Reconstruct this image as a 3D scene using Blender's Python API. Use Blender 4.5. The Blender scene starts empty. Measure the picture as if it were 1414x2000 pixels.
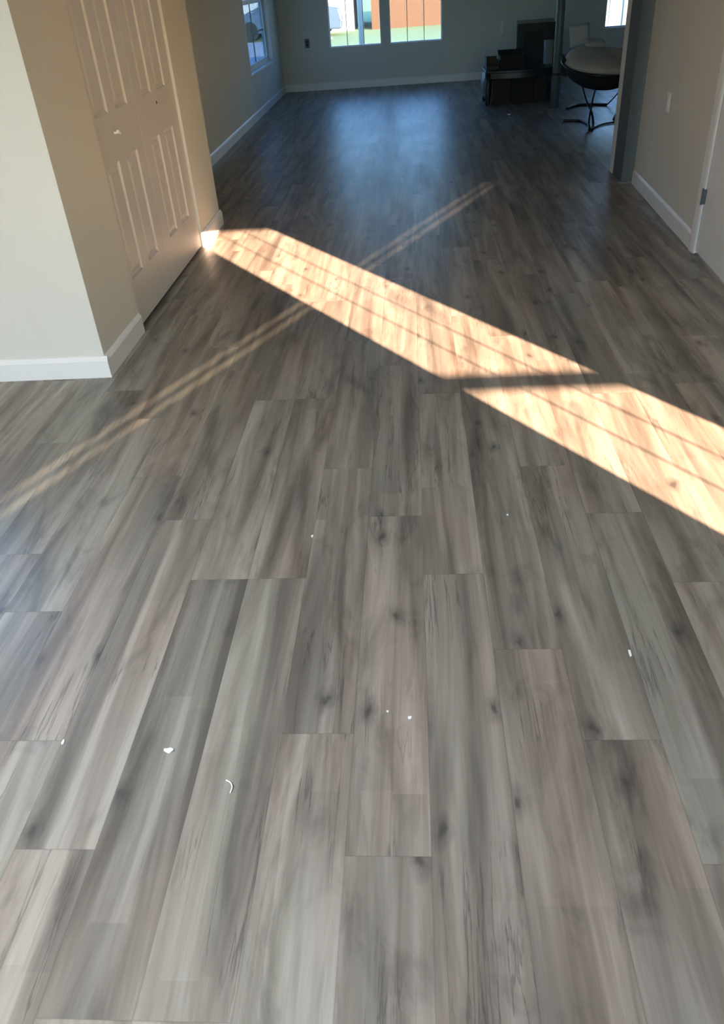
import bpy, bmesh, math, random
from mathutils import Vector, Matrix

C = bpy.context.scene.collection
S = bpy.context.scene
random.seed(7)

# ------------------------------------------------------------------ camera
FPX = 1501.15
CAMH = 1.5
R = ((0.9968034, -0.02488121, -0.07592046),
     (0.04790656, -0.57433436, 0.81721785),
     (-0.0639371, -0.81824261, -0.57130646))
cd = bpy.data.cameras.new('camera')
cam = bpy.data.objects.new('camera', cd)
C.objects.link(cam)
cam.matrix_world = Matrix(((R[0][0], -R[0][1], -R[0][2], 0.0),
                           (R[1][0], -R[1][1], -R[1][2], 0.0),
                           (R[2][0], -R[2][1], -R[2][2], CAMH),
                           (0, 0, 0, 1)))
cd.sensor_fit = 'HORIZONTAL'
cd.sensor_width = 36.0
cd.lens = FPX * 36.0 / 1414.0
cd.clip_start = 0.02
cd.clip_end = 600
S.camera = cam

# ------------------------------------------------------------------ light
SUN_TAN = 0.2
SUN_DIR = Vector((-0.5693, 0.8222, -SUN_TAN)).normalized()      # the way the sunlight travels
SUN_STRENGTH = 58.0
SKY_STRENGTH = 1.9
EXPOSURE = 1.12

w = bpy.data.worlds.new('sky')
S.world = w
w.use_nodes = True
nt = w.node_tree
nt.nodes.clear()
sky = nt.nodes.new('ShaderNodeTexSky')
sky.sky_type = 'NISHITA'
sky.sun_disc = False
sky.sun_elevation = math.atan(SUN_TAN)
sky.sun_rotation = math.atan2(0.5693, -0.8222)
sky.air_density = 1.0
sky.dust_density = 0.6
sky.ozone_density = 2.0
bgn = nt.nodes.new('ShaderNodeBackground')
bgn.inputs['Strength'].default_value = SKY_STRENGTH
wo = nt.nodes.new('ShaderNodeOutputWorld')
nt.links.new(sky.outputs[0], bgn.inputs[0])
nt.links.new(bgn.outputs[0], wo.inputs[0])

sd = bpy.data.lights.new('sun', 'SUN')
sd.energy = SUN_STRENGTH
sd.color = (1.0, 0.63, 0.43)
sd.angle = math.radians(0.22)
sun = bpy.data.objects.new('sun', sd)
C.objects.link(sun)
sun.location = (12, -16, 6)
sun.rotation_euler = SUN_DIR.to_track_quat('-Z', 'Y').to_euler()

# added spot standing in for sun off a pane: a narrow low beam
GL_DIR = Vector((0.4207, 0.9072, -0.2)).normalized()
gl_aim = Vector((-3.135, -1.26, 1.20))
gd = bpy.data.lights.new('glint_spot', 'SPOT')
gd.energy = 85000
gd.color = (1.0, 0.74, 0.48)
gd.spot_size = math.radians(1.75)
gd.spot_blend = 0.25
gd.shadow_soft_size = 0.10
gl = bpy.data.objects.new('glint_spot', gd)
C.objects.link(gl)
gl.location = gl_aim - GL_DIR * 30
gl.rotation_euler = GL_DIR.to_track_quat('-Z', 'Y').to_euler()


# unseen fill light added overhead to brighten the foreground floor
FILL_XY = (-1.35, -0.10)
FILL_WATTS = 54


def portal(name, loc, direction, sx, sy):
    d = bpy.data.lights.new(name, 'AREA')
    d.shape = 'RECTANGLE'
    d.size = sx
    d.size_y = sy
    d.cycles.is_portal = True
    o = bpy.data.objects.new(name, d)
    C.objects.link(o)
    o.location = loc
    o.rotation_euler = Vector(direction).to_track_quat('-Z', 'Z').to_euler()
    return o


vs = S.view_settings
vs.view_transform = 'Standard'
vs.look = 'None'
vs.gamma = 1.0
vs.use_curve_mapping = False
vs.exposure = EXPOSURE
S.cycles.use_denoising = True
S.cycles.max_bounces = 10
S.cycles.diffuse_bounces = 6
S.cycles.transparent_max_bounces = 12
S.cycles.sample_clamp_indirect = 6.0
S.cycles.caustics_reflective = False
S.cycles.caustics_refractive = False

# ------------------------------------------------------------------ mesh helper


class MB:
    def __init__(self):
        self.bm = bmesh.new()

    def box(self, a, b, m=None):
        x0, y0, z0 = a
        x1, y1, z1 = b
        v = [self.bm.verts.new(p) for p in ((x0, y0, z0), (x1, y0, z0), (x1, y1, z0), (x0, y1, z0),
                                            (x0, y0, z1), (x1, y0, z1), (x1, y1, z1), (x0, y1, z1))]
        for f in ((3, 2, 1, 0), (4, 5, 6, 7), (0, 1, 5, 4), (1, 2, 6, 5), (2, 3, 7, 6), (3, 0, 4, 7)):
            self.bm.faces.new([v[i] for i in f])
        if m is not None:
            for q in v:
                q.co = m @ q.co
        return self

    def prism(self, prof, d0, d1, axis):
        """closed 2D profile swept along an axis; prof in the two other axes"""
        def pt(p, d):
            if axis == 'x':
                return (d, p[0], p[1])
            if axis == 'y':
                return (p[0], d, p[1])
            return (p[0], p[1], d)
        a = [self.bm.verts.new(pt(p, d0)) for p in prof]
        b = [self.bm.verts.new(pt(p, d1)) for p in prof]
        n = len(prof)
        for i in range(n):
            j = (i + 1) % n
            self.bm.faces.new((a[i], a[j], b[j], b[i]))
        self.bm.faces.new(a[::-1])
        self.bm.faces.new(b)
        return self

    def tube(self, pts, rad, seg=10, cap=True):
        pts = [Vector(p) for p in pts]
        n = len(pts)
        rads = rad if isinstance(rad, (list, tuple)) else [rad] * n
        rings = []
        up = None
        for i, p in enumerate(pts):
            t = (pts[min(i + 1, n - 1)] - pts[max(i - 1, 0)]).normalized()
            if up is None:
                up = t.orthogonal().normalized()
            else:
                up = (up - t * up.dot(t))
                up = up.normalized() if up.length > 1e-6 else t.orthogonal().normalized()
            s = t.cross(up)
            rings.append([self.bm.verts.new(p + (up * math.cos(2 * math.pi * k / seg) + s * math.sin(2 * math.pi * k / seg)) * rads[i])
                          for k in range(seg)])
        for i in range(n - 1):
            for k in range(seg):
                q = (k + 1) % seg
                self.bm.faces.new((rings[i][k], rings[i][q], rings[i + 1][q], rings[i + 1][k]))
        if cap:
            self.bm.faces.new(rings[0][::-1])
            self.bm.faces.new(rings[-1])
        return self

    def lathe(self, prof, seg=40, m=None, squash=None):
        """(r, z) profile about z"""
        rings = []
        new = []
        for r, z in prof:
            if r < 1e-5:
                q = [self.bm.verts.new((0, 0, z))]
            else:
                q = [self.bm.verts.new((r * math.cos(2 * math.pi * k / seg), r * math.sin(2 * math.pi * k / seg), z)) for k in range(seg)]
            rings.append(q)
            new += q
        for a, b in zip(rings[:-1], rings[1:]):
            for k in range(seg):
                q = (k + 1) % seg
                if len(a) == 1:
                    self.bm.faces.new((a[0], b[q], b[k])) if len(b) > 1 else None
                elif len(b) == 1:
                    self.bm.faces.new((a[k], a[q], b[0]))
                else:
                    self.bm.faces.new((a[k], a[q], b[q], b[k]))
        if squash:
            for v in new:
                v.co = squash(v.co.copy())
        if m is not None:
            for v in new:
                v.co = m @ v.co
        return self

    def xf(self, m):
        for v in self.bm.verts:
            v.co = m @ v.co
        return self

    def build(self, name, mat, parent=None, loc=None, bevel=0.0, smooth=False, seg=2):
        bmesh.ops.recalc_face_normals(self.bm, faces=self.bm.faces[:])
        me = bpy.data.meshes.new(name)
        off = Vector(loc) if loc is not None else (Vector(parent.location) if parent is not None and parent.type == 'EMPTY' else Vector((0, 0, 0)))
        if parent is not None and parent.type != 'EMPTY':
            off = Vector(parent.get('org', (0, 0, 0)))
        for v in self.bm.verts:
            v.co -= off
        self.bm.to_mesh(me)
        self.bm.free()
        if mat is not None:
            me.materials.append(mat)
        if smooth:
            for p in me.polygons:
                p.use_smooth = True
        o = bpy.data.objects.new(name, me)
        C.objects.link(o)
        if parent is not None:
            o.parent = parent
            ORG[o.name] = off
        else:
            o.location = off
            ORG[o.name] = off
        if bevel > 0:
            b = o.modifiers.new('bevel', 'BEVEL')
            b.width = bevel
            b.segments = seg
            b.limit_method = 'ANGLE'
            b.angle_limit = math.radians(40)
        return o


ORG = {}


def part(mb, name, mat, parent, **k):
    """a child given in world coordinates"""
    off = ORG.get(parent.name, Vector(parent.location))
    for v in mb.bm.verts:
        v.co -= off
    bmesh.ops.recalc_face_normals(mb.bm, faces=mb.bm.faces[:])
    me = bpy.data.meshes.new(name)
    mb.bm.to_mesh(me)
    mb.bm.free()
    if mat is not None:
        me.materials.append(mat)
    if k.get('smooth'):
        for p in me.polygons:
            p.use_smooth = True
    o = bpy.data.objects.new(name, me)
    C.objects.link(o)
    o.parent = parent
    ORG[o.name] = off
    if k.get('bevel'):
        b = o.modifiers.new('bevel', 'BEVEL')
        b.width = k['bevel']
        b.segments = 2
        b.limit_method = 'ANGLE'
        b.angle_limit = math.radians(40)
    if k.get('label'):
        o['label'] = k['label']
    return o


def thing(name, loc, label, cat, group=None):
    o = bpy.data.objects.new(name, None)
    o.empty_display_size = 0.1
    o.location = loc
    C.objects.link(o)
    ORG[o.name] = Vector(loc)
    return tag(o, label, cat, group)


def tag(o, label, cat, group=None):
    o['label'] = label
    o['category'] = cat
    if group:
        o['group'] = group
    return o


def struct(o, label=None, cat=None):
    o['kind'] = 'structure'
    if label:
        o['label'] = label
    if cat:
        o['category'] = cat
    return o

# ------------------------------------------------------------------ materials


def nodes(name):
    m = bpy.data.materials.new(name)
    m.use_nodes = True
    t = m.node_tree
    return m, t, t.nodes['Principled BSDF']


def N(t, kind, **kw):
    n = t.nodes.new(kind)
    for k, v in kw.items():
        setattr(n, k, v)
    return n


def mat(name, col, rough=0.6, metal=0.0, var=0.06, scale=8.0, bump=0.0, bscale=120.0, spec=0.5):
    m, t, b = nodes(name)
    tc = N(t, 'ShaderNodeTexCoord')
    no = N(t, 'ShaderNodeTexNoise')
    no.inputs['Scale'].default_value = scale
    no.inputs['Detail'].default_value = 4
    t.links.new(tc.outputs['Object'], no.inputs['Vector'])
    mx = N(t, 'ShaderNodeMix', data_type='RGBA')
    mx.inputs[6].default_value = (*[c * (1 - var) for c in col], 1)
    mx.inputs[7].default_value = (*[min(1, c * (1 + var)) for c in col], 1)
    t.links.new(no.outputs['Fac'], mx.inputs[0])
    t.links.new(mx.outputs[2], b.inputs['Base Color'])
    b.inputs['Roughness'].default_value = rough
    b.inputs['Metallic'].default_value = metal
    b.inputs['Specular IOR Level'].default_value = spec
    if bump > 0:
        n2 = N(t, 'ShaderNodeTexNoise')
        n2.inputs['Scale'].default_value = bscale
        n2.inputs['Detail'].default_value = 3
        t.links.new(tc.outputs['Object'], n2.inputs['Vector'])
        bp = N(t, 'ShaderNodeBump')
        bp.inputs['Strength'].default_value = bump
        bp.inputs['Distance'].default_value = 0.002
        t.links.new(n2.outputs['Fac'], bp.inputs['Height'])
        t.links.new(bp.outputs[0], b.inputs['Normal'])
    return m


def glass_mat(name, tint=(1, 1, 1)):
    m = bpy.data.materials.new(name)
    m.use_nodes = True
    t = m.node_tree
    t.nodes.clear()
    tr = N(t, 'ShaderNodeBsdfTransparent')
    tr.inputs[0].default_value = (*tint, 1)
    g = N(t, 'ShaderNodeBsdfGlossy')
    g.inputs['Roughness'].default_value = 0.02
    lw = N(t, 'ShaderNodeLayerWeight')
    pw = N(t, 'ShaderNodeMath', operation='POWER')
    t.links.new(lw.outputs['Facing'], pw.inputs[0])
    pw.inputs[1].default_value = 5.0
    fr = N(t, 'ShaderNodeMath', operation='MULTIPLY_ADD')
    t.links.new(pw.outputs[0], fr.inputs[0])
    fr.inputs[1].default_value = 0.55
    fr.inputs[2].default_value = 0.03
    mx = N(t, 'ShaderNodeMixShader')
    o = N(t, 'ShaderNodeOutputMaterial')
    t.links.new(fr.outputs[0], mx.inputs[0])
    t.links.new(tr.outputs[0], mx.inputs[1])
    t.links.new(g.outputs[0], mx.inputs[2])
    t.links.new(mx.outputs[0], o.inputs[0])
    return m


def floor_mat():
    m, t, b = nodes('plank_vinyl')
    L = t.links.new
    uv = N(t, 'ShaderNodeUVMap', uv_map='plank')
    rnd = N(t, 'ShaderNodeAttribute', attribute_name='plank_tone')
    tc = N(t, 'ShaderNodeTexCoord')
    # every plank looks up its own piece of print
    off = N(t, 'ShaderNodeVectorMath', operation='MULTIPLY')
    off.inputs[1].default_value = (37.0, 53.0, 11.0)
    L(rnd.outputs['Color'], off.inputs[0])
    pos = N(t, 'ShaderNodeVectorMath', operation='ADD')
    L(tc.outputs['Object'], pos.inputs[0])
    L(off.outputs[0], pos.inputs[1])

    def noise(sx, sy, detail=4.0, rough=0.55, dist=0.0):
        mp = N(t, 'ShaderNodeMapping')
        mp.inputs['Scale'].default_value = (sx, sy, 1)
        L(pos.outputs[0], mp.inputs[0])
        n = N(t, 'ShaderNodeTexNoise')
        n.inputs['Scale'].default_value = 1.0
        n.inputs['Detail'].default_value = detail
        n.inputs['Roughness'].default_value = rough
        n.inputs['Distortion'].default_value = dist
        L(mp.outputs[0], n.inputs['Vector'])
        return n

    def ramp(src, stops):
        r = N(t, 'ShaderNodeValToRGB')
        e = r.color_ramp.elements
        while len(e) < len(stops):
            e.new(0.5)
        for q, (p, c) in zip(e, stops):
            q.position = p
            q.color = (*c, 1) if isinstance(c, tuple) else (c, c, c, 1)
        L(src, r.inputs[0])
        return r

    def mix(a, bb, fac, mode='MIX', f=None):
        x = N(t, 'ShaderNodeMix', data_type='RGBA', blend_type=mode)
        if isinstance(fac, (int, float)):
            x.inputs[0].default_value = fac
        else:
            L(fac, x.inputs[0])
        for i, s in ((6, a), (7, bb)):
            if isinstance(s, tuple):
                x.inputs[i].default_value = (*s, 1)
            else:
                L(s, x.inputs[i])
        return x.outputs[2]

    broad = noise(14, 0.85, 4, 0.55, 0.55)
    base = ramp(broad.outputs['Fac'], [(0.32, FL_DARK), (0.49, FL_MID), (0.64, FL_LIGHT)])
    hue = noise(5, 0.9, 2)
    tint = ramp(hue.outputs['Fac'], [(0.35, (0.95, 1.0, 0.99)), (0.5, (1.0, 1.0, 1.0)), (0.66, (1.05, 0.985, 0.955))])
    col = mix(base.outputs[0], tint.outputs[0], 1.0, 'MULTIPLY')
    # tone of the whole plank
    sep = N(t, 'ShaderNodeSeparateColor')
    L(rnd.outputs['Color'], sep.inputs[0])
    tone = ramp(sep.outputs[2], [(0.0, 0.88), (0.5, 1.0), (1.0, 1.10)])
    col = mix(col, tone.outputs[0], 1.0, 'MULTIPLY')
    # printed narrow boards inside each plank, with ragged edges and their own ends
    suv = N(t, 'ShaderNodeSeparateXYZ')
    L(uv.outputs[0], suv.inputs[0])
    wb = noise(22, 4.5, 3, 0.6)

    def math_(op, a, b_=None, c_=None):
        x = N(t, 'ShaderNodeMath', operation=op)
        for i_, q_ in enumerate((a, b_, c_)):
            if q_ is None:
                continue
            if isinstance(q_, (int, float)):
                x.inputs[i_].default_value = q_
            else:
                L(q_, x.inputs[i_])
        return x.outputs[0]
    uw = math_('MULTIPLY_ADD', wb.outputs['Fac'], 0.030, suv.outputs[0])
    strip = math_('FLOOR', math_('DIVIDE', math_('ADD', uw, math_('MULTIPLY', sep.outputs[0], 0.05)), 0.075))
    w1 = N(t, 'ShaderNodeTexWhiteNoise', noise_dimensions='2D')
    cv = N(t, 'ShaderNodeCombineXYZ')
    L(strip, cv.inputs[0])
    L(sep.outputs[1], cv.inputs[1])
    L(cv.outputs[0], w1.inputs['Vector'])
    cell = math_('FLOOR', math_('ADD', math_('DIVIDE', suv.outputs[1], 0.58), math_('MULTIPLY', w1.outputs['Value'], 5.0)))
    w2 = N(t, 'ShaderNodeTexWhiteNoise', noise_dimensions='3D')
    cv2 = N(t, 'ShaderNodeCombineXYZ')
    L(strip, cv2.inputs[0])
    L(sep.outputs[1], cv2.inputs[1])
    L(cell, cv2.inputs[2])
    L(cv2.outputs[0], w2.inputs['Vector'])
    st = ramp(w2.outputs['Value'], [(0.0, (0.78, 0.78, 0.79)), (0.35, (0.95, 0.94, 0.92)), (0.65, (1.04, 1.03, 1.01)), (1.0, (1.17, 1.17, 1.17))])
    col = mix(col, st.outputs[0], 0.5, 'MULTIPLY')
    # smoky blotches
    blot = noise(8, 2.2, 5, 0.62, 0.9)
    bl = ramp(blot.outputs['Fac'], [(0.30, 0.62), (0.47, 1.0), (1.0, 1.08)])
    col = mix(col, bl.outputs[0], 1.0, 'MULTIPLY')
    # fine grain
    gr = noise(140, 5, 5, 0.65, 0.3)
    g = ramp(gr.outputs['Fac'], [(0.3, 0.88), (0.7, 1.08)])
    col = mix(col, g.outputs[0], 0.8, 'MULTIPLY')
    # ragged dark veins running with the grain
    vn = noise(18, 0.9, 5, 0.6, 0.35)
    ab = N(t, 'ShaderNodeMath', operation='SUBTRACT')
    L(vn.outputs['Fac'], ab.inputs[0])
    ab.inputs[1].default_value = 0.5
    ab2 = N(t, 'ShaderNodeMath', operation='ABSOLUTE')
    L(ab.outputs[0], ab2.inputs[0])
    v = ramp(ab2.outputs[0], [(0.0, 1.0), (0.018, 0.0)])
    vmask = noise(4, 2.2, 2)
    vm = ramp(vmask.outputs['Fac'], [(0.52, 0.0), (0.62, 1.0)])
    vv = N(t, 'ShaderNodeMath', operation='MULTIPLY')
    L(v.outputs[0], vv.inputs[0])
    L(vm.outputs[0], vv.inputs[1])
    vs_ = N(t, 'ShaderNodeMath', operation='MULTIPLY')
    L(vv.outputs[0], vs_.inputs[0])
    vs_.inputs[1].default_value = 0.55
    col = mix(col, (0.035, 0.033, 0.032), vs_.outputs[0])
    # knots
    wob = noise(30, 14, 3)
    wv = N(t, 'ShaderNodeVectorMath', operation='SCALE')
    wv.inputs['Scale'].default_value = 0.05
    L(wob.outputs['Color'], wv.inputs[0])
    kp = N(t, 'ShaderNodeVectorMath', operation='ADD')
    L(pos.outputs[0], kp.inputs[0])
    L(wv.outputs[0], kp.inputs[1])
    kmap = N(t, 'ShaderNodeMapping')
    kmap.inputs['Scale'].default_value = (5.2, 2.6, 1)
    L(kp.outputs[0], kmap.inputs[0])
    vo = N(t, 'ShaderNodeTexVoronoi', voronoi_dimensions='2D')
    vo.inputs['Scale'].default_value = 1.0
    L(kmap.outputs[0], vo.inputs['Vector'])
    kd = ramp(vo.outputs['Distance'], [(0.02, 1.0), (0.06, 0.50), (0.15, 0.0)])
    ks = N(t, 'ShaderNodeSeparateColor')
    L(vo.outputs['Color'], ks.inputs[0])
    kg = N(t, 'ShaderNodeMath', operation='GREATER_THAN')
    L(ks.outputs[0], kg.inputs[0])
    kg.inputs[1].default_value = 0.62
    kk = N(t, 'ShaderNodeMath', operation='MULTIPLY')
    L(kd.outputs[0], kk.inputs[0])
    L(kg.outputs[0], kk.inputs[1])
    kf = N(t, 'ShaderNodeMath', operation='MULTIPLY')
    L(kk.outputs[0], kf.inputs[0])
    kf.inputs[1].default_value = 0.82
    col = mix(col, (0.05, 0.047, 0.045), kf.outputs[0])
    # joints between planks
    sx = N(t, 'ShaderNodeSeparateXYZ')
    L(uv.outputs[0], sx.inputs[0])

    def edge(src, length):
        a = N(t, 'ShaderNodeMath', operation='SUBTRACT')
        a.inputs[0].default_value = length
        L(src, a.inputs[1])
        mn = N(t, 'ShaderNodeMath', operation='MINIMUM')
        L(src, mn.inputs[0])
        L(a.outputs[0], mn.inputs[1])
        return mn.outputs[0]
    ex = edge(sx.outputs[0], 0.18)
    ey = edge(sx.outputs[1], 1.22)
    mn = N(t, 'ShaderNodeMath', operation='MINIMUM')
    L(ex, mn.inputs[0])
    L(ey, mn.inputs[1])
    gv = N(t, 'ShaderNodeMapRange')
    gv.inputs['From Min'].default_value = 0.0004
    gv.inputs['From Max'].default_value = 0.0022
    gv.inputs['To Min'].default_value = 1.0
    gv.inputs['To Max'].default_value = 0.0
    L(mn.outputs[0], gv.inputs['Value'])
    gs = N(t, 'ShaderNodeMath', operation='MULTIPLY')
    L(gv.outputs[0], gs.inputs[0])
    gs.inputs[1].default_value = 0.26
    col = mix(col, (0.04, 0.037, 0.034), gs.outputs[0])
    L(col, b.inputs['Base Color'])
    rr = noise(6, 1.2, 3)
    ro = N(t, 'ShaderNodeMapRange')
    ro.inputs['To Min'].default_value = FL_ROUGH[0]
    ro.inputs['To Max'].default_value = FL_ROUGH[1]
    L(rr.outputs['Fac'], ro.inputs['Value'])
    L(ro.outputs[0], b.inputs['Roughness'])
    b.inputs['Specular IOR Level'].default_value = FL_SPEC
    hsum = N(t, 'ShaderNodeMath', operation='SUBTRACT')
    L(gr.outputs['Fac'], hsum.inputs[0])
    L(gv.outputs[0], hsum.inputs[1])
    bp = N(t, 'ShaderNodeBump')
    bp.inputs['Strength'].default_value = 0.12
    bp.inputs['Distance'].default_value = 0.0015
    L(hsum.outputs[0], bp.inputs['Height'])
    L(bp.outputs[0], b.inputs['Normal'])
    return m


FL_DARK = (0.130, 0.114, 0.098)
FL_MID = (0.226, 0.202, 0.173)
FL_LIGHT = (0.322, 0.294, 0.258)
FL_ROUGH = (0.33, 0.46)
FL_SPEC = 0.4

M_WALL = mat('beige_wall_paint', (0.645, 0.635, 0.585), 0.75, var=0.03, scale=2, bump=0.12, bscale=90)
M_CEIL = mat('ceiling_paint', (0.72, 0.71, 0.69), 0.85, var=0.02)
M_TRIM = mat('white_trim_paint', (0.76, 0.76, 0.75), 0.4, var=0.02)
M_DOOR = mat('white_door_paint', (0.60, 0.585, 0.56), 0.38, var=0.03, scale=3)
M_VINYL = mat('white_vinyl', (0.72, 0.73, 0.74), 0.4, var=0.02)
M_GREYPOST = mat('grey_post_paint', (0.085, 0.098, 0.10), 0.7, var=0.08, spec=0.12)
M_GREYSTEEL = mat('grey_steel_paint', (0.10, 0.125, 0.14), 0.45, var=0.08)
M_GLASS = glass_mat('clear_glass', (0.96, 0.97, 0.97))
M_SIDE = glass_mat('side_window_glass', (0.20, 0.28, 0.36))
M_TINT = glass_mat('tinted_glass', (0.36, 0.42, 0.49))
M_SCREEN = glass_mat('screened_glass', (0.41, 0.47, 0.54))
M_FLOOR = floor_mat()
M_BLACKWOOD = mat('black_stained_wood', (0.010, 0.012, 0.016), 0.4, var=0.3, scale=14)
M_DARKCARD = mat('dark_brown_card', (0.016, 0.011, 0.009), 0.8, var=0.15, scale=10)
M_CARD = mat('brown_box_board', (0.05, 0.038, 0.034), 0.8, var=0.12, scale=10)
M_BLACKCARD = mat('black_box_board', (0.009, 0.008, 0.008), 0.8, var=0.2)
M_FABRIC = mat('black_canvas', (0.012, 0.014, 0.018), 0.85, var=0.2, scale=30, bump=0.2, bscale=300)
M_CREAM = mat('cream_cushion_cloth', (0.44, 0.43, 0.38), 0.9, var=0.06, scale=12, bump=0.2, bscale=200)
M_PILLOW = mat('pale_grey_cloth', (0.42, 0.45, 0.46), 0.9, var=0.06, scale=12)
M_TUBE = mat('black_steel_tube', (0.012, 0.013, 0.016), 0.35, metal=0.3)
M_NAVY = mat('dark_panel_board', (0.022, 0.029, 0.038), 0.7, var=0.15, scale=5)
M_NAVY2 = mat('darker_panel_board', (0.009, 0.012, 0.017), 0.7, var=0.15, scale=5)
M_FRAMEW = mat('pale_grey_frame', (0.17, 0.19, 0.19), 0.6, var=0.05)
M_BRASS = mat('satin_nickel', (0.55, 0.53, 0.50), 0.35, metal=1.0, var=0.03)
M_BRIGHT = mat('polished_pull', (0.90, 0.90, 0.88), 0.2, metal=0.0, var=0.02)
M_DARKHOLE = mat('dark_hole', (0.01, 0.01, 0.01), 0.9)
M_PLATE = mat('white_plate_plastic', (0.80, 0.80, 0.76), 0.35, var=0.01)
M_GREYPLATE = mat('grey_plate_plastic', (0.10, 0.11, 0.105), 0.5, var=0.03)
M_PAPER = mat('white_scrap_paper', (0.85, 0.87, 0.88), 0.7, var=0.03)
M_GRASS = mat('lawn_grass', (0.26, 0.36, 0.15), 0.9, var=0.25, scale=3, bump=0.5, bscale=40)
M_ORANGE = mat('terracotta_stucco', (0.115, 0.056, 0.024), 0.85, var=0.08, scale=3)
M_WHITEWALL = mat('white_siding', (0.50, 0.50, 0.50), 0.7, var=0.03)
M_PALEBLUE = mat('pale_blue_siding', (0.24, 0.33, 0.37), 0.7, var=0.03)
M_ROOF = mat('grey_shingle', (0.10, 0.10, 0.105), 0.9, var=0.2, scale=20)
M_CAR = mat('blue_grey_car_paint', (0.10, 0.14, 0.20), 0.25, metal=0.3, var=0.03)
M_RUBBER = mat('tyre_rubber', (0.02, 0.02, 0.02), 0.8)
M_DARKGLASS = mat('dark_window_glass', (0.03, 0.04, 0.05), 0.1)

# ------------------------------------------------------------------ the setting
ZC = 2.45          # ceiling
XC = -1.475        # closet wall
YN = 3.34          # wall facing the camera on the left
YE = 6.06          # end of the closet wall
XL = -2.05         # far room, left wall
YF = 14.26         # far wall
XFR = 4.5          # far room, right wall
XNL = -4.6         # near room, left wall
YB = -2.6          # near room, back wall on the right
YB2 = -1.2         # and on the left, where the glazed doors are
XW = 2.6           # the step between the two
XNR = 5.6          # near room, right wall
T = 0.12


def build_floor():
    W, LN, X0 = 0.18, 1.22, 0.005
    joints = {0: 1.806, 3: 2.105, 1: 1.488, -1: 0.896, -2: 1.211, 2: 1.190, -5: 0.905, -6: 1.192, -4: 3.02, -3: 0.58, 4: 1.75}
    me = bpy.data.meshes.new('floor')
    bm = bmesh.new()
    uvl = bm.loops.layers.uv.new('plank')
    tone = bm.loops.layers.float_color.new('plank_tone')
    rg = random.Random(21)

    def yr(x):
        if x < -2.17:
            return (YB - T, YN + T)
        if x > 4.62:
            return (YB - T, 3.80)
        return (YB - T, YF + T)
    r0 = int(math.floor((XNL - T - X0) / W)) + 1
    r1 = int(math.floor((XNR + T - X0) / W))
    for r in range(r0, r1):
        xa, xb = X0 + r * W, X0 + (r + 1) * W
        y0, y1 = yr((xa + xb) / 2)
        j = joints.get(r, rg.uniform(0, LN))
        k0 = math.floor((y0 - j) / LN)
        y = j + k0 * LN
        while y < y1:
            a, b_ = max(y, y0), min(y + LN, y1)
            c = (rg.random(), rg.random(), rg.random(), 1)
            if b_ - a > 1e-4:
                v = [bm.verts.new(p) for p in ((xa, a, 0), (xb, a, 0), (xb, b_, 0), (xa, b_, 0))]
                f = bm.faces.new(v)
                for lp, q in zip(f.loops, ((0, a - y), (W, a - y), (W, b_ - y), (0, b_ - y))):
                    lp[uvl].uv = q
                    lp[tone] = c
            y += LN
    bmesh.ops.remove_doubles(bm, verts=bm.verts[:], dist=1e-5)
    # give the slab some depth below the boards
    low = MB()
    low.bm.free()
    low.bm = bm
    for a, b_ in (((XNL - T, YB - T, -0.12), (XNR + T, YN + T, -0.002)), ((-2.17, YN + T, -0.12), (4.62, YF + T, -0.002))):
        low.box(a, b_)
    bm.to_mesh(me)
    bm.free()
    me.materials.append(M_FLOOR)
    o = bpy.data.objects.new('floor', me)
    C.objects.link(o)
    return struct(o, 'grey brown weathered oak look vinyl plank floor', 'floor')


build_floor()
mb = MB()
mb.box((XNL - T, YB - T, ZC), (XNR + T, YN + T, ZC + 0.15))
mb.box((-2.17, YN + T, ZC), (4.62, YF + T, ZC + 0.15))
mb.box((4.62, YN + T, ZC), (XNR + T, 3.80, ZC + 0.15))
struct(mb.build('ceiling', M_CEIL), 'plain off white ceiling above the frame', 'ceiling')


def wall_x(x0, x1, y0, y1, holes):
    """wall running along y between x0..x1; holes (ya, yb, za, zb) in rising y"""
    mb = MB()
    y = y0
    for ya, yb, za, zb in sorted(holes):
        mb.box((x0, y, 0), (x1, ya, ZC))
        if za > 0:
            mb.box((x0, ya, 0), (x1, yb, za))
        mb.box((x0, ya, zb), (x1, yb, ZC))
        y = yb
    mb.box((x0, y, 0), (x1, y1, ZC))
    return mb


def wall_y(y0, y1, x0, x1, holes):
    mb = MB()
    x = x0
    for xa, xb, za, zb in sorted(holes):
        mb.box((x, y0, 0), (xa, y1, ZC))
        if za > 0:
            mb.box((xa, y0, 0), (xb, y1, za))
        mb.box((xa, y0, zb), (xb, y1, ZC))
        x = xb
    mb.box((x, y0, 0), (x1, y1, ZC))
    return mb


W1 = (-1.252, -0.435, 0.585, 2.05)
W2 = (-0.295, 0.521, 0.585, 2.05)
W3 = (3.034, 3.85, 0.585, 2.05)
WL = (11.36, 13.32, 0.535, 2.05)
WN = (-3.25, -2.24, 0.95, 2.05)
SW = (4.111, 4.885, 0.75, 2.085)       # the window the sun comes in by
SLIT = (-3.23, -3.05, 0.75, 1.70)       # unseen slit added to shape the glint beam
GD = (-2.5, 2.3, 0.02, 2.30)          # wide glazed doors behind the camera
CD = (3.915, 5.455)                    # closet doors along y

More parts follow.
